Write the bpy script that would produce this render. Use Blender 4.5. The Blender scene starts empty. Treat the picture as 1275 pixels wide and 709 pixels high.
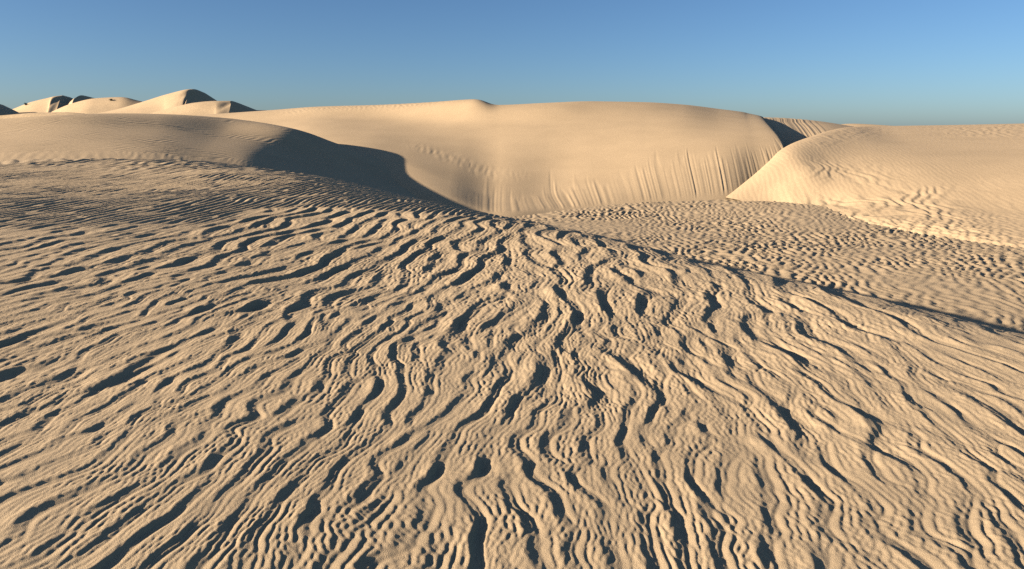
import bpy, math, random
import numpy as np
from mathutils import Vector

sc = bpy.context.scene
R = math.radians

# ------------------------------------------------------------------ camera
FPX, CX, CY = 850.0, 637.5, 354.5          # focal length and centre in photo pixels
PITCH = R(12.9)
cam_d = bpy.data.cameras.new('camera')
cam = bpy.data.objects.new('camera', cam_d)
sc.collection.objects.link(cam)
sc.camera = cam
cam_d.sensor_width = 36.0
cam_d.lens = 36.0 * FPX / 1275.0
cam_d.clip_start = 0.05
cam_d.clip_end = 20000
cam.location = (0, 0, 0)
cam.rotation_euler = (math.pi / 2 - PITCH, 0, 0)

# ------------------------------------------------------------------ sky, sun, exposure
SUN_EL, SUN_AZ = R(14.0), R(18.0)           # light travels towards +X, turned SUN_AZ towards +Y
to_sun = Vector((-math.cos(SUN_EL) * math.cos(SUN_AZ), -math.cos(SUN_EL) * math.sin(SUN_AZ), math.sin(SUN_EL)))
world = bpy.data.worlds.new('World')
sc.world = world
world.use_nodes = True
wn = world.node_tree
bg = wn.nodes['Background']
sky = wn.nodes.new('ShaderNodeTexSky')
sky.sky_type = 'NISHITA'
sky.sun_disc = False
sky.sun_elevation = SUN_EL
sky.sun_rotation = math.atan2(to_sun.x, to_sun.y)
sky.altitude = 0
sky.air_density = 0.78
sky.dust_density = 0.6
sky.ozone_density = 4.5
wn.links.new(sky.outputs['Color'], bg.inputs['Color'])
bg.inputs['Strength'].default_value = 0.05
sun_d = bpy.data.lights.new('sun', 'SUN')
sun_d.energy = 5.0
sun_d.angle = R(0.5)
sun_d.color = (1.0, 0.93, 0.82)
sun = bpy.data.objects.new('sun', sun_d)
sc.collection.objects.link(sun)
sun.rotation_euler = (-to_sun).to_track_quat('-Z', 'Y').to_euler()
vs = sc.view_settings
vs.view_transform = 'Standard'
vs.look = 'None'
vs.gamma = 1.0
vs.use_curve_mapping = False
vs.exposure = 1.33
sc.cycles.diffuse_bounces = 0
sc.cycles.use_denoising = False

# ------------------------------------------------------------------ small maths helpers
rng = np.random.default_rng(4)


def pix(px, py, depth):
    """world point seen at photo pixel (px, py) at world depth Y = depth"""
    a = (np.asarray(px, float) - CX) / FPX
    b = -(np.asarray(py, float) - CY) / FPX
    fy = np.cos(PITCH) + b * np.sin(PITCH)
    fz = -np.sin(PITCH) + b * np.cos(PITCH)
    k = np.asarray(depth, float) / fy
    return np.stack([a * k, np.broadcast_to(np.asarray(depth, float), np.shape(k)), fz * k], -1)


def unpix(x, y, z):
    f = y * math.cos(PITCH) - z * math.sin(PITCH)
    return (CX + FPX * x / f, CY - FPX * (y * math.sin(PITCH) + z * math.cos(PITCH)) / f, y)


def sstep(e0, e1, x):
    t = np.clip((x - e0) / (e1 - e0), 0, 1)
    return t * t * (3 - 2 * t)


def smooth_noise(n, cells, seed):
    r = np.random.default_rng(seed)
    F = np.fft.fft2(r.standard_normal((n, n)))
    k = np.fft.fftfreq(n) * n
    F *= np.exp(-(np.hypot(k[:, None], k[None, :]) / cells) ** 2)
    z = np.fft.ifft2(F).real
    return (z / z.std()).astype(np.float32)


def sample(tile, u, v):
    """periodic bilinear lookup, u along axis 1, v along axis 0, in cells"""
    n0, n1 = tile.shape
    u0 = np.floor(u); v0 = np.floor(v)
    fu = (u - u0).astype(np.float32); fv = (v - v0).astype(np.float32)
    i = u0.astype(np.int64) % n1; j = v0.astype(np.int64) % n0
    i1 = (i + 1) % n1; j1 = (j + 1) % n0
    return (tile[j, i] * (1 - fu) + tile[j, i1] * fu) * (1 - fv) + (tile[j1, i] * (1 - fu) + tile[j1, i1] * fu) * fv


NOISE = smooth_noise(512, 64, 11)           # features of about 512 / 64 = 8 cells


def noise(x, y, scale, ox=0.0):
    """smooth noise, std 1, features about `scale` metres"""
    return sample(NOISE, np.asarray(x) / scale * 6 + ox, np.asarray(y) / scale * 6 + ox * 1.7)


# ------------------------------------------------------------------ wind ripples: sand hopping downwind and sliding
def relax(h, D, m):
    h = h + D * (np.roll(h, 1, 0) + np.roll(h, -1, 0) + np.roll(h, 1, 1) + np.roll(h, -1, 1) - 4 * h)
    for ax in (0, 1):
        d = h - np.roll(h, -1, ax)
        f = 0.3 * (np.clip(d - m, 0, None) + np.clip(d + m, None, 0))
        h = h - f + np.roll(f, 1, ax)
    return h


def ripple_sim(h, steps, L0, b, q, D, m=0.6, lee=0.3, spread=0.3, Dv=0.0):
    """saltation with hop length growing with height, creep, avalanches; wind along +axis 1"""
    n0, n1 = h.shape
    base = (np.arange(n0) * n1)[:, None].astype(np.int64)
    J = np.arange(n1)[None, :]
    h = h.astype(np.float32)
    for s in range(steps):
        g = 0.5 * (np.roll(h, -1, 1) - np.roll(h, 1, 1))
        Q = (q * np.clip(1 + 2 * g, lee, 2)).astype(np.float32)
        L = L0 * (1 + spread * (rng.random(h.shape, dtype=np.float32) * 2 - 1)) + b * (h - h.mean())
        L = np.clip(L, 1, None) + rng.random(h.shape, dtype=np.float32)
        idx = base + (J + L.astype(np.int32)) % n1
        dep = np.bincount(idx.ravel(), weights=Q.ravel(), minlength=h.size).reshape(h.shape).astype(np.float32)
        h = relax(h - Q + dep, D, m)
        if Dv:
            h = h + Dv * (np.roll(h, 1, 0) + np.roll(h, -1, 0) - 2 * h)
    return h - h.mean()


def steepen(h, shift, m):
    """crests travel faster than troughs until the lee sides stand at the angle of rest (h in cells)"""
    h = h - h.min()
    T, top = shift, float(h.max())
    while T > 1e-6:
        dt = min(T, 0.9 / top)
        f = 0.5 * h * h
        h = h - dt * (f - np.roll(f, 1, 1))
        h = relax(h, 0.0, m)
        T -= dt
    for k in range(6):
        h = relax(h, 0.0, m)
    return (h - h.mean()).astype(np.float32)


def resample(h, n2):
    n = h.shape[0]; m = n // 2
    F = np.fft.fft2(h); G = np.zeros((n2, n2), complex)
    G[:m, :m] = F[:m, :m]; G[-m:, :m] = F[-m:, :m]; G[:m, -m:] = F[:m, -m:]; G[-m:, -m:] = F[-m:, -m:]
    return np.fft.ifft2(G).real.astype(np.float32) * (n2 / n) ** 2


N1 = 512
CB = 0.0175                                  # metres per coarse cell, the tile is 9 m
raw = rng.standard_normal((N1, N1)).astype(np.float32) * 0.1
big_c = ripple_sim(raw, 430, 5, 1.5, 0.15, 0.05)
mid_c = ripple_sim(big_c + rng.standard_normal((N1, N1)).astype(np.float32) * 0.1, 22, 2.2, 0.7, 0.14, 0.04)
mid_c = mid_c - big_c
CF = CB / 3
amp = np.clip(1 + 0.35 * smooth_noise(N1 * 3, 9, 7) + 0.3 * smooth_noise(N1 * 3, 30, 8), 0.15, 2.2)
BIG = resample(big_c, N1 * 3)
BIG = np.where(BIG > 0, 0.7 * np.tanh(BIG / 0.8), BIG)       # broad plates with scoured hollows between them
BIG = (BIG - BIG.mean()) * amp * 0.25 * 3
MID = resample(mid_c, N1 * 3) * 0.20 * 3
start = steepen(BIG + MID, 3.6, 0.62)
start = start * np.clip(1.02 + 0.46 * smooth_noise(N1 * 3, 30, 18), 0.2, 2.2)     # crests break up into short pieces
for k in range(8):
    start = relax(start, 0.0, 0.66)
fine = ripple_sim(start + rng.standard_normal(start.shape).astype(np.float32) * 0.1, 50, 2.9, 0.5, 0.12, 0.035, Dv=0.04) - start
kk = np.fft.fftfreq(N1 * 3) * N1 * 3
fine = np.fft.ifft2(np.fft.fft2(fine) * (1 - np.exp(-(np.hypot(kk[:, None], kk[None, :]) / 100) ** 4))).real.astype(np.float32)
fine = steepen(fine * (0.5 / fine.std()), 1.2, 0.7)          # crisp little ripples riding on the large ones
fine *= 0.34 / fine.std() * np.clip(1 + 0.3 * smooth_noise(N1 * 3, 16, 28), 0.5, 1.7)
BIG = start * CF
SMALL = fine * CF
MID = MID * CF
REG = ripple_sim(rng.standard_normal((256, 256)).astype(np.float32) * 0.1, 350, 5, 1.4, 0.15, 0.05, Dv=0.12)
REG /= REG.std()                             # long straight crests, 18 cells apart
BIGS = steepen(big_c * 0.45, 1.6, 0.5); BIGS /= BIGS.std()
BIGN = big_c / big_c.std()                   # short crescent crests, 18 cells apart

# ------------------------------------------------------------------ materials
def sand_material(name, col, grain, grain_dist, lumps=0.12, fine_ripple=None):
    m = bpy.data.materials.new(name)
    m.use_nodes = True
    nt = m.node_tree; N = nt.nodes; L = nt.links
    p = N['Principled BSDF']
    p.inputs['Roughness'].default_value = 0.95
    p.inputs['Specular IOR Level'].default_value = 0.15
    p.inputs['Diffuse Roughness'].default_value = 0.0
    geo = N.new('ShaderNodeTexCoord')
    n1 = N.new('ShaderNodeTexNoise'); n1.inputs['Scale'].default_value = 0.35; n1.inputs['Detail'].default_value = 5
    n2 = N.new('ShaderNodeTexNoise'); n2.inputs['Scale'].default_value = grain * 2.5; n2.inputs['Detail'].default_value = 2
    L.new(geo.outputs['Object'], n1.inputs['Vector']); L.new(geo.outputs['Object'], n2.inputs['Vector'])
    r1 = N.new('ShaderNodeMapRange'); r1.inputs['From Min'].default_value = 0.3; r1.inputs['From Max'].default_value = 0.7
    r1.inputs['To Min'].default_value = 1 - lumps * 0.5; r1.inputs['To Max'].default_value = 1 + lumps * 0.5
    r2 = N.new('ShaderNodeMapRange'); r2.inputs['From Min'].default_value = 0.3; r2.inputs['From Max'].default_value = 0.7
    r2.inputs['To Min'].default_value = 0.82; r2.inputs['To Max'].default_value = 1.18
    L.new(n1.outputs['Fac'], r1.inputs['Value']); L.new(n2.outputs['Fac'], r2.inputs['Value'])
    mul = N.new('ShaderNodeMath'); mul.operation = 'MULTIPLY'
    L.new(r1.outputs[0], mul.inputs[0]); L.new(r2.outputs[0], mul.inputs[1])
    vm = N.new('ShaderNodeVectorMath'); vm.operation = 'SCALE'
    vm.inputs[0].default_value = col
    L.new(mul.outputs[0], vm.inputs['Scale'])
    L.new(vm.outputs[0], p.inputs['Base Color'])
    n3 = N.new('ShaderNodeTexNoise'); n3.inputs['Scale'].default_value = grain; n3.inputs['Detail'].default_value = 3
    n3.inputs['Roughness'].default_value = 0.65
    L.new(geo.outputs['Object'], n3.inputs['Vector'])
    b = N.new('ShaderNodeBump'); b.inputs['Strength'].default_value = 1.0; b.inputs['Distance'].default_value = grain_dist
    L.new(n3.outputs['Fac'], b.inputs['Height'])
    if fine_ripple:
        w = N.new('ShaderNodeTexWave'); w.wave_type = 'BANDS'; w.bands_direction = 'X'; w.wave_profile = 'SAW'
        w.inputs['Scale'].default_value = fine_ripple[0]; w.inputs['Distortion'].default_value = 3.0
        w.inputs['Detail'].default_value = 2; w.inputs['Detail Scale'].default_value = 0.6
        mp = N.new('ShaderNodeMapping'); mp.inputs['Rotation'].default_value = (0, 0, R(fine_ripple[2]))
        L.new(geo.outputs['Object'], mp.inputs['Vector']); L.new(mp.outputs[0], w.inputs['Vector'])
        b2 = N.new('ShaderNodeBump'); b2.inputs['Distance'].default_value = fine_ripple[1]
        L.new(w.outputs['Fac'], b2.inputs['Height']); L.new(b.outputs['Normal'], b2.inputs['Normal'])
        L.new(b2.outputs['Normal'], p.inputs['Normal'])
    else:
        L.new(b.outputs['Normal'], p.inputs['Normal'])
    return m


SAND = (0.515, 0.347, 0.19)
M_near = sand_material('rippled_sand', (0.46, 0.315, 0.177), 150.0, 0.0042)
M_dune = sand_material('dune_sand', SAND, 9.0, 0.006, 0.10)
M_far = sand_material('far_sand', SAND, 2.0, 0.02, 0.10)


def grid_mesh(name, P, mat, label, kind='structure'):
    """P: (rows, cols, 3) -> one mesh object"""
    r, c = P.shape[:2]
    i = (np.arange(r - 1)[:, None] * c + np.arange(c - 1)[None, :]).ravel()
    q = np.stack([i, i + 1, i + c + 1, i + c], 1).astype(np.int32)
    # faces look up
    a, b, d = P.reshape(-1, 3)[q[len(q) // 2, [0, 1, 3]]]
    if np.cross(b - a, d - a)[2] < 0:
        q = q[:, ::-1].copy()
    me = bpy.data.meshes.new(name)
    me.vertices.add(r * c)
    me.vertices.foreach_set('co', np.ascontiguousarray(P, np.float32).ravel())
    me.loops.add(q.size)
    me.loops.foreach_set('vertex_index', q.ravel())
    me.polygons.add(len(q))
    me.polygons.foreach_set('loop_start', np.arange(0, q.size, 4, dtype=np.int32))
    me.update(calc_edges=True)
    me.polygons.foreach_set('use_smooth', np.ones(len(q), bool))
    me.materials.append(mat)
    o = bpy.data.objects.new(name, me)
    sc.collection.objects.link(o)
    o['kind'] = kind
    o['label'] = label
    return o


def pchip(x, Y, xi):
    """monotone cubic through Y (k, ...) at x (k,) evaluated at xi (m,)"""
    x = np.asarray(x, float); Y = np.asarray(Y, float)
    h = np.diff(x); sh = (-1,) + (1,) * (Y.ndim - 1)
    d = np.diff(Y, axis=0) / h.reshape(sh)
    m = np.zeros_like(Y)
    if len(x) > 2:
        a, b = d[:-1], d[1:]
        w1 = (2 * h[1:] + h[:-1]).reshape(sh); w2 = (h[1:] + 2 * h[:-1]).reshape(sh)
        with np.errstate(all='ignore'):
            v = (w1 + w2) / (w1 / a + w2 / b)
        m[1:-1] = np.where(a * b > 0, v, 0)
    m[0] = d[0]; m[-1] = d[-1]
    k = np.clip(np.searchsorted(x, xi, side='right') - 1, 0, len(x) - 2)
    t = ((xi - x[k]) / h[k]).reshape(sh); hk = h[k].reshape(sh)
    return ((1 + 2 * t) * (1 - t) ** 2 * Y[k] + t * (1 - t) ** 2 * hk * m[k]
            + t * t * (3 - 2 * t) * Y[k + 1] + t * t * (t - 1) * hk * m[k + 1])


def loft(rails, nt, ns):
    """rails: list of lists of (px, py, depth), same count each; returns (sum(ns)+1, nt, 3), S, T"""
    W = []
    for r in rails:
        p = np.array([pix(*q) for q in r])
        W.append(p)
    W = np.array(W)                                   # rails, points, 3
    k = W.shape[1]
    tt = np.linspace(0, k - 1, nt)
    C = pchip(np.arange(k), np.swapaxes(W, 0, 1), tt)  # nt, rails, 3
    C = np.swapaxes(C, 0, 1)
    s = np.concatenate([np.linspace(i, i + 1, n, endpoint=False) for i, n in enumerate(ns)] + [[len(rails) - 1]])
    P = pchip(np.arange(len(rails)), C, s)
    S, T = np.meshgrid(s, tt, indexing='ij')
    return P, S, T


# ------------------------------------------------------------------ desert ground to the horizon
gx, gy = np.meshgrid(np.linspace(-9000, 9000, 40), np.linspace(-2000, 12000, 40))
grid_mesh('desert_ground', np.stack([gx, gy, gx * 0 - 5.6], -1), M_far, 'flat pale sand reaching to the horizon')

# ------------------------------------------------------------------ foreground dune
crest_px = [(1900, 520, 4.6), (1500, 452, 6.4), (1275, 401, 7.8), (1150, 383, 8.9), (1050, 361, 9.9), (950, 336, 11.0), (850, 307, 12.5),
            (760, 283, 14.3), (700, 269, 15.8), (640, 257, 17.3), (560, 248, 19.2), (480, 231, 22), (400, 216, 25.5),
            (320, 200.4, 29), (250, 193, 32), (150, 190, 34), (0, 194, 36), (-200, 194, 37), (-600, 196, 37), (-1400, 198, 36)]
crest = np.array([pix(*c) for c in crest_px])
ctrl = np.concatenate([crest[1:-2], [(x, y, -2.42) for x in (-4, -2, 0, 2, 3.5) for y in (1.5, 3.0, 4.5)], [(-7, 9, -2.25), (-3, 10, -2.3), (0, 10, -2.33)]])
def poly(x, y): return np.stack([x * 0 + 1, x, y, x * x, x * y, y * y, y ** 3, x * y * y, x * x * y], -1)
coef = np.linalg.lstsq(poly(ctrl[:, 0], ctrl[:, 1]), ctrl[:, 2], rcond=None)[0]
crest_d = np.stack([np.interp(np.linspace(0, len(crest) - 1, 160), np.arange(len(crest)), crest[:, k]) for k in range(3)], -1)


def crest_dist(x, y):
    """signed distance in plan to the foreground crest line, positive beyond it"""
    best = np.full(x.shape, 1e9); side = np.zeros(x.shape)
    for a, b in zip(crest_d[:-1], crest_d[1:]):
        e = b - a; L2 = e[0] ** 2 + e[1] ** 2
        t = np.clip(((x - a[0]) * e[0] + (y - a[1]) * e[1]) / L2, 0, 1)
        dx = x - a[0] - t * e[0]; dy = y - a[1] - t * e[1]
        d = dx * dx + dy * dy
        cr = e[0] * (y - a[1]) - e[1] * (x - a[0])
        w = d < best
        side = np.where(w, -np.sign(cr), side)
        best = np.where(w, d, best)
    return np.sqrt(best) * side


az = np.concatenate([np.linspace(-78, -41, 36, endpoint=False), np.linspace(-41, 41, 940), np.linspace(41, 78, 37)[1:]])
rr = np.concatenate([np.geomspace(0.7, 2.8, 40, endpoint=False), np.geomspace(2.8, 24, 800, endpoint=False), np.linspace(24, 38, 140, endpoint=False), np.linspace(38, 60, 20)])
AZ, RR = np.meshgrid(np.radians(az), rr)
X = RR * np.sin(AZ); Y = RR * np.cos(AZ)
# distance on a coarse grid, then interpolated along both axes
ac = np.linspace(-78, 78, 240); rc = np.geomspace(0.7, 60, 240)
ACg, RCg = np.meshgrid(np.radians(ac), rc)
Dc = crest_dist(RCg * np.sin(ACg), RCg * np.cos(ACg))
ui = (AZ - math.radians(-78)) / math.radians(156) * 239
vi = np.log(RR / 0.7) / math.log(60 / 0.7) * 239
ui = np.clip(ui, 0, 238.999); vi = np.clip(vi, 0, 238.999)
u0 = ui.astype(int); v0 = vi.astype(int); fu = ui - u0; fv = vi - v0
D = (Dc[v0, u0] * (1 - fu) + Dc[v0, u0 + 1] * fu) * (1 - fv) + (Dc[v0 + 1, u0] * (1 - fu) + Dc[v0 + 1, u0 + 1] * fu) * fv
xe = np.clip(X, -26, 8); ye = np.clip(Y, 1.0, 38)
Zb = poly(xe, ye) @ coef
# rounded shoulder, then a slope at the angle of rest
w = np.clip(0.12 * RR, 0.5, 2.5)
d1 = np.clip(D + w, 0, None)
kq = 0.11 / w
drop = np.where(kq * 2 * d1 < 0.6, kq * d1 ** 2, 0.6 * d1 - 0.09 / kq)
Z = np.maximum(Zb - drop, -6.5 - 0 * Zb)
Z += 0.02 * noise(X, Y, 3.5, 5.0) * sstep(60, 20, RR)
# ripples: direction turns slowly across the dune
ang = R(9) - R(9) * np.tanh((X + 0.5) / 5.0)
u = X - Y * np.tan(ang) + 0.07 * noise(X, Y, 1.6, 31.0) + 0.012 * noise(X, Y, 0.5, 3.0)
v = 0.84 * Y + X * 0.12 + 0.05 * noise(X, Y, 1.8, 77.0)
edge = 18.6 + 0.45 * X + 0.9 * noise(X, Y, 3.0, 13.0)          # beyond this the ripples are small and regular
far = sstep(-0.7, 0.7, Y - edge)
rough_far = sstep(24.0, 28.0, Y + 0.7 * noise(X, Y, 4.0, 9.0) + 0.15 * X)
# towards the brow of the dune the ripples grow
grow = sstep(5.5, 11.0, Y + 0.25 * X + 1.6 * noise(X, Y, 1.5, 19.0))
GS = 2.1
u2 = u + 0.05 * noise(X, Y, 1.0, 41.0)
big = sample(BIG, u / CF, v / CF) * np.sqrt(1 - grow) + sample(BIG, u2 / CF / GS + 311, v / CF / GS + 97) * GS * 1.15 * np.sqrt(grow)
sml = sample(SMALL, u / CF, v / CF) * sstep(20, 11, RR) + sample(SMALL, u2 / CF / GS + 311, v / CF / GS + 97) * GS * 0.8 * grow * sstep(26, 16, RR)
reg = sample(REG, u / 0.0165, v / 0.022) * 0.014
rgh = sample(BIGS, u / 0.032, v / 0.032) * 0.022
fade = sstep(2.5, 0.0, D) * sstep(58, 45, RR)
big_all = (big * (1 - far) + far * (reg * (1 - rough_far) + rgh * rough_far)) * fade
sml_all = sml * (1 - far) * fade
wx, wy = np.cos(ang), -np.sin(ang)
P = np.stack([X + 0.0 * big_all * wx, Y + 0.0 * big_all * wy, Z + big_all + sml_all], -1)
grid_mesh('foreground_dune', P, M_near, 'near dune of pale sand covered in dark shadowed wind ripples')

# ------------------------------------------------------------------ valley floor behind the foreground dune
def floor_z(x, y):
    return -5.3 + 0.04 * np.clip(x, 0, 16) * sstep(30, 45, y) + 0.35 * (1 - sstep(28, 42, y)) + 0.05 * noise(x, y, 9.0, 21.0)


az = np.radians(np.linspace(-6, 60, 720)); rr = np.geomspace(13, 64, 320)
AZ, RR = np.meshgrid(az, rr)
X = RR * np.sin(AZ); Y = RR * np.cos(AZ)
Z = floor_z(X, Y)
u = X * 0.95 - Y * 0.3 + 0.25 * noise(X, Y, 2.5, 8.0); v = Y * 0.95 + X * 0.3 + 0.25 * noise(X, Y, 2.5, 55.0)
am = np.clip(1 + 0.35 * noise(X, Y, 5.0, 61.0), 0.3, 1.8) * sstep(62, 40, RR)
rip = sample(BIGS, u / 0.020, v / 0.0125) * 0.021 * am + sample(MID, u / 0.012, v / 0.012) * 1.0
P = np.stack([X, Y, Z + rip], -1)
grid_mesh('valley_floor', P, M_near, 'rippled sand floor between the near dune and the far slopes')

# ------------------------------------------------------------------ whaleback dune on the left with the shadowed nose
tp = [(-900, 172, 40), (-500, 164, 42), (-200, 155, 43), (0, 148.5, 44), (100, 142, 46), (200, 141.5, 50), (300, 149, 54), (368, 161, 52.5), unpix(-13.8, 53, -1.0), unpix(-11, 53, -1.95), unpix(-8, 53, -2.95), unpix(-5, 52.5, -4.0), unpix(-2, 51, -5.4)]
fr = [(-900, 205, 32), (-500, 200, 32.5), (-200, 196, 33), (0, 190, 34), (100, 188, 35), (190, 190, 36), (255, 197, 37), unpix(-15.0, 38, -1.6), unpix(-13.0, 38, -2.25), unpix(-10.8, 38, -2.95), unpix(-8.3, 38.5, -3.8), unpix(-5.5, 39, -4.75), unpix(-3, 40, -6.2)]
md = [((a[0] * .5 + b[0] * .5), a[1] * .52 + b[1] * .48 - (3 if i < 7 else 0), a[2] * .52 + b[2] * .48) for i, (a, b) in enumerate(zip(tp, fr))]
ft = [(x, y + 40, d - 6) for x, y, d in fr]
bk = [(x + 30, y + 34, d + 9) for x, y, d in tp]
P, S, T = loft([bk, tp, md, fr, ft], 500, [10, 70, 80, 14])
for k in range(420):                                   # the brow of the nose is well rounded
    P[:, 1:-1, 2] = 0.25 * P[:, :-2, 2] + 0.5 * P[:, 1:-1, 2] + 0.25 * P[:, 2:, 2]
X, Y = P[..., 0].copy(), P[..., 1].copy()
mk = sstep(0.7, 1.1, S) * sstep(10.2, 8.5, T)
rp = sample(REG, (X * 0.9 - Y * 0.5 + 0.3 * noise(X, Y, 3, 2.)) / 0.018, (Y * 0.9 + X * 0.5) / 0.03) * 0.007 * (0.6 + 0.4 * np.tanh(noise(X, Y, 4, 44.)))
P[..., 2] += rp * mk
grid_mesh('whaleback_dune', P, M_dune, 'low rounded dune with a dark shadowed nose behind the rippled dune')

# ------------------------------------------------------------------ great smooth dune with the fluted slip face
crest3 = [(150, 150, 88), (330, 138, 86), (400, 133, 84), (470, 131, 82), (530, 128, 80), (590, 124, 78), (622, 131, 77), (680, 128.5, 77.5), (740, 126.5, 79), (800, 127.5, 81), (850, 130.5, 83.5), (900, 136.5, 86), (930, 140.8, 86), (948, 145, 84), (950, 150, 88)]
shld3 = [(150, 170, 76), (330, 152, 75), (400, 148, 74), (470, 150, 73), (525, 153, 71), (580, 155, 69), (625, 157, 67.5), (680, 157, 66.5), (740, 156, 66), (800, 155, 65.5), (850, 155, 65), (897, 157, 65), (932, 158, 65), (959, 160, 64.5), (961, 167, 67.5)]
brink3 = [(150, 200, 62), (300, 185, 62), (380, 180, 59), (440, 188, 55), (500, 204, 51.5), (560, 227, 48), (620, 247, 46), (680, 240, 48), (740, 226, 50), (800, 211, 51.7), (850, 200, 53), (900, 188, 54.7), (938, 180, 56.7), (973, 179, 57.3), (975, 186, 59.5)]
base3 = [(150, 215, 56), (300, 210, 56), (380, 216, 52), (440, 226, 48), (500, 238, 45.5), (560, 253, 43), (620, 266, 42), (690, 262, 43.7), (750, 257, 45), (810, 252, 46), (860, 248, 46.8), (910, 243, 47.8), (952, 238, 49.5), (990, 234, 50.5), (996, 240, 54)]
foot3 = [(x, y + 26, d - 2.5) for x, y, d in base3]
back3 = [(x + 15, y + 30, d + (25 if x < 700 else 14)) for x, y, d in crest3]
P, S, T = loft([back3, crest3, shld3, brink3, base3, foot3], 680, [8, 34, 40, 70, 8])
# avalanche flutes run straight down the slip face
seg = np.hypot(np.gradient(P[-9, :, 0]), np.gradient(P[-9, :, 1])); arc = np.cumsum(seg)[None, :] + 0 * S
one = np.random.default_rng(21)
def n1d(x, sc_, off): return noise(x, x * 0 + off, sc_, off)
fl = 0.7 * n1d(arc, 0.13, 3.3) + 0.6 * n1d(arc, 0.26, 9.1) + 0.3 * n1d(arc, 0.8, 17.7)
fl = fl * np.clip(0.9 + 0.35 * n1d(arc, 1.6, 27.7), 0.3, 1.6)
top = 3.05 + 0.16 * n1d(arc, 0.35, 5.2)
fm = sstep(-0.12, 0.10, S - top) * sstep(4.05, 3.75, S) * sstep(4.8, 6.6, T)
P[..., 1] -= 0.011 * fl * fm
P[..., 2] += 0.007 * fl * fm
X, Y = P[..., 0].copy(), P[..., 1].copy()
# a belt of ripples low on the left flank and along the left skyline
belt = np.exp(-((S - 2.62 - 0.04 * (T - 5)) / 0.05) ** 2) * sstep(3.6, 4.6, T) * sstep(7.0, 5.6, T) + 0.7 * np.exp(-((S - 1.25 - 0.1 * (3.5 - T)) / 0.18) ** 2) * sstep(0.5, 2.0, T) * sstep(5.2, 3.5, T)
P[..., 2] += sample(BIGN, (X + 0.4 * Y) / 0.03, Y / 0.03) * 0.012 * belt
grid_mesh('great_dune', P, M_dune, 'great smooth dune with a fluted slip face above the valley floor')

# ------------------------------------------------------------------ right hand dune
top4 = [(903, 246, 46.5), (935, 222, 49), (958, 202, 51.5), (975, 186, 54.5), (1002, 173, 60), (1058, 158.5, 76), (1110, 157, 86), (1180, 156, 86), (1275, 154, 85), (1420, 150, 82), (1700, 150, 75)]
mid4 = [(918, 249, 45.6), (952, 242, 45.8), (980, 227, 46.5), (1006, 213, 47.5), (1043, 203, 49.7), (1095, 195, 51.3), (1150, 194, 51.3), (1215, 196, 50.3), (1310, 199.5, 47.5), (1450, 204, 41), (1720, 214, 36)]
low4 = [(928, 253, 45), (966, 256, 44), (1003, 257, 42.7), (1035, 253, 42.5), (1075, 250, 41.5), (1120, 252, 40), (1180, 258, 38), (1245, 265, 36), (1340, 274, 33), (1480, 285, 30), (1740, 305, 26)]
bas4 = [(935, 256, 45), (980, 266, 41.8), (1020, 273, 39.2), (1055, 277, 37.2), (1095, 281, 35.5), (1140, 287, 33.5), (1195, 295, 31.4), (1255, 305, 29.2), (1350, 322, 26), (1500, 345, 23), (1760, 385, 19.5)]
fot4 = [(x, y + 22, d - 1.5) for x, y, d in bas4]
bck4 = [(x + 25, y + 22, d + 18) for x, y, d in top4]
P, S, T = loft([bck4, top4, mid4, low4, bas4, fot4], 560, [8, 70, 80, 80, 8])
X, Y = P[..., 0].copy(), P[..., 1].copy()
nz = noise(X, Y, 6, 71.)
m_low = sstep(2.45, 2.95, S + 0.22 * nz + 0.05 * (5 - T) * (T < 5)) * sstep(1.0, 2.5, T) * (1 - 0.85 * sstep(5.6, 7.2, T + 0.4 * nz))
m_top = np.exp(-((S - 1.35 - 0.05 * nz) / 0.22) ** 2) * sstep(3.5, 4.5, T) * (0.6 + 0.6 * sstep(6.8, 7.6, T) - 0.5 * np.exp(-((T - 6.2) / 0.6) ** 2))
m_left = np.exp(-((S - 2.0 - 0.3 * (T - 3)) / 0.35) ** 2) * sstep(2.2, 3.2, T) * sstep(6.0, 4.5, T) * 0.5
r4 = sample(BIGS, (X * 0.95 - Y * 0.3 + 0.4 * noise(X, Y, 2.5, 8.)) / 0.050, (Y + X * 0.3) / 0.050) * 0.022
r4b = sample(REG, (X - Y * 0.2) / 0.02, Y / 0.03) * 0.006
rp = r4 * np.clip(m_low + 0.8 * m_top + m_left, 0, 1) + r4b * 0.35 + sample(BIGS, (X * 0.95 - Y * 0.3) / 0.022, (Y * 0.95 + X * 0.3) / 0.015) * 0.013 * sstep(3.05, 3.8, S + 0.2 * nz)
P[..., 2] += rp
grid_mesh('right_hand_dune', P, M_dune, 'broad smooth dune with scaly ripples along its lower flank')

# ------------------------------------------------------------------ fluted slope seen through the gap
gully = [(915, 160, 98), (940, 146, 91), (951, 154, 78), (962, 170, 68), (976, 188, 62.5), (985, 215, 58)]
slp5 = [(950, 165, 100), (976, 147.3, 93), (985, 153, 84), (995, 163, 74), (1006, 179, 66), (1012, 205, 61)]
mid5 = [(990, 170, 104), (1011, 150.3, 96), (1020, 154, 87), (1030, 161, 78), (1040, 174, 69), (1046, 200, 64)]
rgt5 = [(1060, 175, 106), (1062, 157.5, 98), (1066, 159, 90), (1071, 164, 80), (1080, 174, 72), (1085, 200, 66)]
P, S, T = loft([gully, slp5, mid5, rgt5], 200, [60, 60, 60])
fl = 0.7 * n1d(S * 4.5 + T * 0.25, 0.3, 3.9) + 0.5 * n1d(S * 4.5 + T * 0.25, 0.7, 8.4)
P[..., 2] += 0.022 * fl * sstep(0.05, 0.25, S) * sstep(2.2, 1.5, S)
grid_mesh('gap_dune', P, M_dune, 'fluted sand slope seen through the gap beside the great dune')

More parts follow.
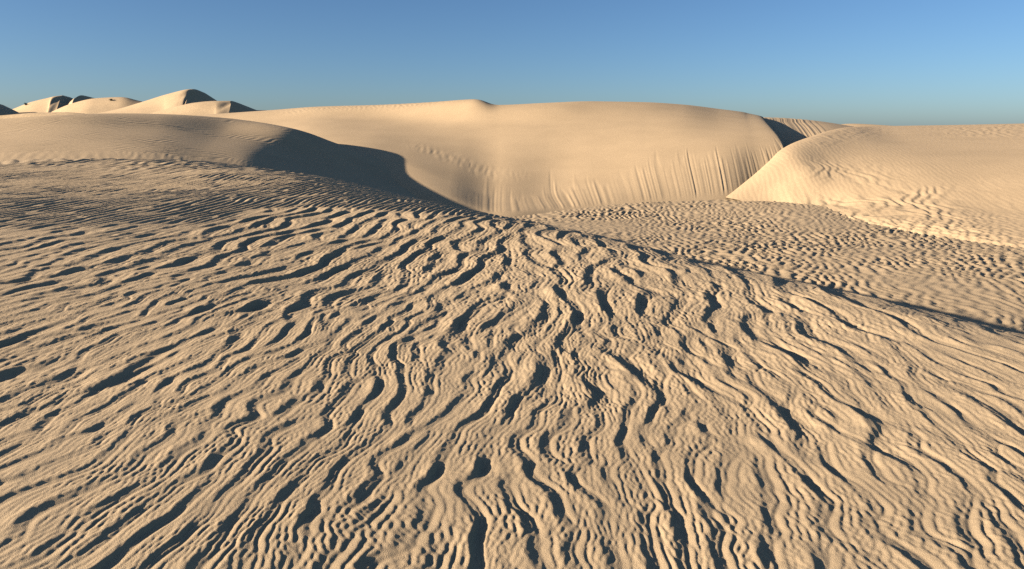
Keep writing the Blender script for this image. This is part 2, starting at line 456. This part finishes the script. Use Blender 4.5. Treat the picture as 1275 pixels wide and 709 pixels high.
# pale strip on the horizon right of the gap
P, S, T = loft([[(1030, 175, 330), (1120, 175, 330), (1280, 175, 330)], [(1030, 157, 320), (1062, 154.2, 320), (1130, 158, 320)], [(1030, 170, 300), (1080, 170, 300), (1150, 170, 300)]], 80, [10, 20])
grid_mesh('distant_pale_dune', P, M_far, 'thin pale dune crest on the horizon behind the right hand dune')

# ------------------------------------------------------------------ far dunes on the left
def far_dune(name, cols, label, back=30, lee=None, after=()):
    """cols: columns of 4 points (back, skyline, middle, foot) or 3 (back is made); the last column is the brink
    when lee = (run, drop) is given: the shaded slip face falls from it; `after` columns follow the slip face"""
    def full(c):
        return list(c) if len(c) == 4 else [(c[0][0], c[0][1] + 22, c[0][2] + back)] + list(c)
    def rows(cc, sharp=False):
        W = np.array([[pix(*q) for q in full(c)] for c in cc])
        return W
    W = rows(cols)
    k = len(cols)
    A = pchip(np.arange(k), W, np.linspace(0, k - 1, 20 * (k - 1) + 1))
    if lee:
        foot = W[-1] + np.array([lee[0], 0, -lee[1]])
        t = np.linspace(0, 1, 16)[1:, None, None]
        A = np.concatenate([A, W[-1][None] * (1 - t) + foot[None] * t])
        if after:
            W2 = np.concatenate([foot[None], rows(after)])
            A = np.concatenate([A, pchip(np.arange(len(W2)), W2, np.linspace(0, len(W2) - 1, 16 * (len(W2) - 1) + 1))[1:]])
    A = np.swapaxes(A, 0, 1)
    o = grid_mesh(name, pchip(np.arange(4), A, np.linspace(0, 3, 49)), M_far, label)
    o.data.set_sharp_from_angle(angle=R(22))
    return o


far_dune('peaked_dune', [
    [(90, 146, 190), (85, 150, 175), (80, 160, 160)],
    [(140, 138, 190), (132, 143, 175), (125, 160, 160)],
    [(175, 128, 190), (170, 138, 175), (165, 160, 160)],
    [(205, 118.5, 190), (205, 133, 175), (205, 160, 160)],
    [(232, 112, 190), (223, 124, 178), (218, 160, 160)],
    [(262, 124, 205), (242, 111.3, 191), (231, 121, 180), (226, 160, 160)],
    [(271, 127, 208), (251, 114.5, 193), (236.5, 120.5, 183), (230, 131, 170)]],
    'tall peaked far dune with a black shaded slip face', lee=(9, 6))
far_dune('low_front_dune', [
    [(170, 146, 150), (165, 152, 142), (160, 170, 132)],
    [(205, 137, 150), (200, 146, 142), (195, 170, 132)],
    [(240, 128.5, 150), (238, 142, 142), (235, 170, 132)],
    [(268, 126, 151), (268, 140, 142), (262, 170, 132)],
    [(320, 137.5, 168), (289, 126, 152), (287, 131, 147), (281, 170, 132)]],
    'low far dune with a short black slip face in front of the peak', lee=(3.5, 1.9),
    after=[[(345, 150, 175), (330, 137.5, 155), (330, 141, 150), (330, 160, 140)], [(420, 155, 175), (420, 146, 155), (420, 150, 150), (420, 170, 140)]])
far_dune('rounded_far_dune', [
    [(-60, 150, 230), (-60, 156, 215), (-60, 170, 195)],
    [(0, 141, 230), (0, 147, 215), (0, 170, 195)],
    [(40, 127, 230), (38, 140, 215), (35, 170, 195)],
    [(65, 121, 230), (60, 136, 215), (56, 170, 195)],
    [(88, 121.5, 244), (78.5, 119, 232), (76, 121.5, 228), (66, 150, 205)]],
    'rounded far dune at the left of the tall peak', lee=(5, 2.6), after=[[(120, 140, 240), (108, 131, 228), (104, 138, 220), (100, 165, 200)], [(160, 150, 240), (160, 141, 228), (160, 150, 220), (160, 170, 200)]])
far_dune('dark_crested_dune', [
    [(50, 140, 236), (46, 146, 226), (40, 165, 205)],
    [(75, 131, 236), (72, 138, 226), (66, 165, 205)],
    [(120, 123, 246), (103, 119, 234), (93, 122.5, 226), (88, 140, 212)]],
    'far dune showing only a black shaded slip face above a lit crest', lee=(9, 5))
far_dune('smooth_far_dune', [
    [(50, 147, 200), (50, 153, 190), (50, 168, 175)],
    [(72, 136, 200), (70, 145, 190), (66, 168, 175)],
    [(92, 128.5, 200), (88, 140, 190), (82, 168, 175)],
    [(120, 122.6, 200), (114, 136, 190), (108, 168, 175)],
    [(150, 121.2, 200), (146, 136, 190), (142, 168, 175)],
    [(174, 126, 200), (174, 140, 190), (172, 168, 175)],
    [(220, 142, 200), (220, 150, 190), (220, 168, 175)]], 'smooth lit far dune beside the tall peak')
far_dune('edge_dune', [
    [(-90, 140, 200), (-90, 145, 192), (-90, 165, 180)],
    [(-30, 128, 200), (-32, 136, 192), (-36, 165, 180)],
    [(4, 131, 212), (-8, 127.5, 200), (-10, 131, 193), (-13, 165, 181)]],
    'shaded far dune cut by the left edge of the view', lee=(6, 3))
far_dune('dark_band_dune', [
    [(-300, 160, 62), (-300, 166, 60), (-300, 176, 57)],
    [(-60, 147, 62), (-60, 156, 60), (-60, 170, 57)],
    [(0, 144, 62), (0, 152, 60), (0, 168, 57)],
    [(45, 140.5, 62), (45, 150, 60), (45, 168, 57)],
    [(80, 140, 62), (80, 150, 60), (80, 168, 57)],
    [(102, 141.3, 62), (102, 150, 60), (102, 168, 57)],
    [(140, 150, 62), (140, 155, 60), (140, 168, 57)]], 'low dim dune ridge behind the rounded whaleback dune', back=8)

# ------------------------------------------------------------------ two small shrubs on the far dunes
from mathutils.bvhtree import BVHTree
bpy.context.view_layer.update()
M_leaf = bpy.data.materials.new('shrub_leaf'); M_leaf.use_nodes = True
M_leaf.node_tree.nodes['Principled BSDF'].inputs['Base Color'].default_value = (0.035, 0.04, 0.02, 1)
M_leaf.node_tree.nodes['Principled BSDF'].inputs['Roughness'].default_value = 0.8
M_twig = bpy.data.materials.new('shrub_twig'); M_twig.use_nodes = True
M_twig.node_tree.nodes['Principled BSDF'].inputs['Base Color'].default_value = (0.09, 0.065, 0.04, 1)


def shrub(px, py, host, width, height, label, seed):
    host = bpy.data.objects[host]
    vs_ = [v.co.copy() for v in host.data.vertices]
    bvh = BVHTree.FromPolygons(vs_, [p.vertices[:] for p in host.data.polygons])
    d = Vector(pix(px, py, 100.0)).normalized()
    hit = bvh.ray_cast(Vector((0, 0, 0)), d)[0]
    r = random.Random(seed)
    root = bpy.data.objects.new('desert_shrub', None)
    sc.collection.objects.link(root)
    root.location = hit + Vector((0, 0, -0.05))
    root.empty_display_size = 0.3
    root['label'] = label; root['category'] = 'shrub'; root['group'] = 'shrubs on the far dunes'
    tv, tf, lv, lf = [], [], [], []
    for k in range(16):
        a = r.uniform(0, 2 * math.pi); lean = r.uniform(0.1, 1.0)
        tip = Vector((math.cos(a) * lean * width / 2, math.sin(a) * lean * width / 2, height * (1.05 - 0.45 * lean) * r.uniform(0.7, 1)))
        side = Vector((-math.sin(a), math.cos(a), 0))
        up = Vector((math.cos(a), math.sin(a), 0))
        n = len(tv)
        for p, w in ((Vector((0, 0, 0)), 0.03), (tip * 0.5 + Vector((0, 0, 0.05)), 0.02), (tip, 0.006)):
            tv += [p + side * w, p - side * w * 0.5 + up * w * 0.8, p - side * w * 0.5 - up * w * 0.8]
        for j in (0, 3):
            for i in range(3):
                tf.append((n + j + i, n + j + (i + 1) % 3, n + j + 3 + (i + 1) % 3, n + j + 3 + i))
        for q in range(46):
            c = tip * r.uniform(0.35, 1.05) + Vector((r.gauss(0, 0.10), r.gauss(0, 0.10), r.gauss(0, 0.08)))
            e1 = Vector((r.gauss(0, 1), r.gauss(0, 1), r.gauss(0, 1))).normalized()
            e2 = e1.cross(Vector((r.gauss(0, 1), r.gauss(0, 1), r.gauss(0, 1)))).normalized()
            n = len(lv); L = r.uniform(0.05, 0.09)
            lv += [c - e1 * L, c + e2 * L * 0.4, c + e1 * L, c - e2 * L * 0.4]
            lf.append((n, n + 1, n + 2, n + 3))
    for nm, v, f, m in (('stem', tv, tf, M_twig), ('foliage', lv, lf, M_leaf)):
        me = bpy.data.meshes.new(nm); me.from_pydata([tuple(x) for x in v], [], f); me.materials.append(m)
        o = bpy.data.objects.new(nm, me); sc.collection.objects.link(o); o.parent = root


shrub(138, 125.5, 'smooth_far_dune', 1.1, 0.55, 'small dark shrub low on the smooth lit far dune', 3)
shrub(32, 131.5, 'rounded_far_dune', 1.2, 0.9, 'small dark shrub near the skyline of the rounded far dune', 8)
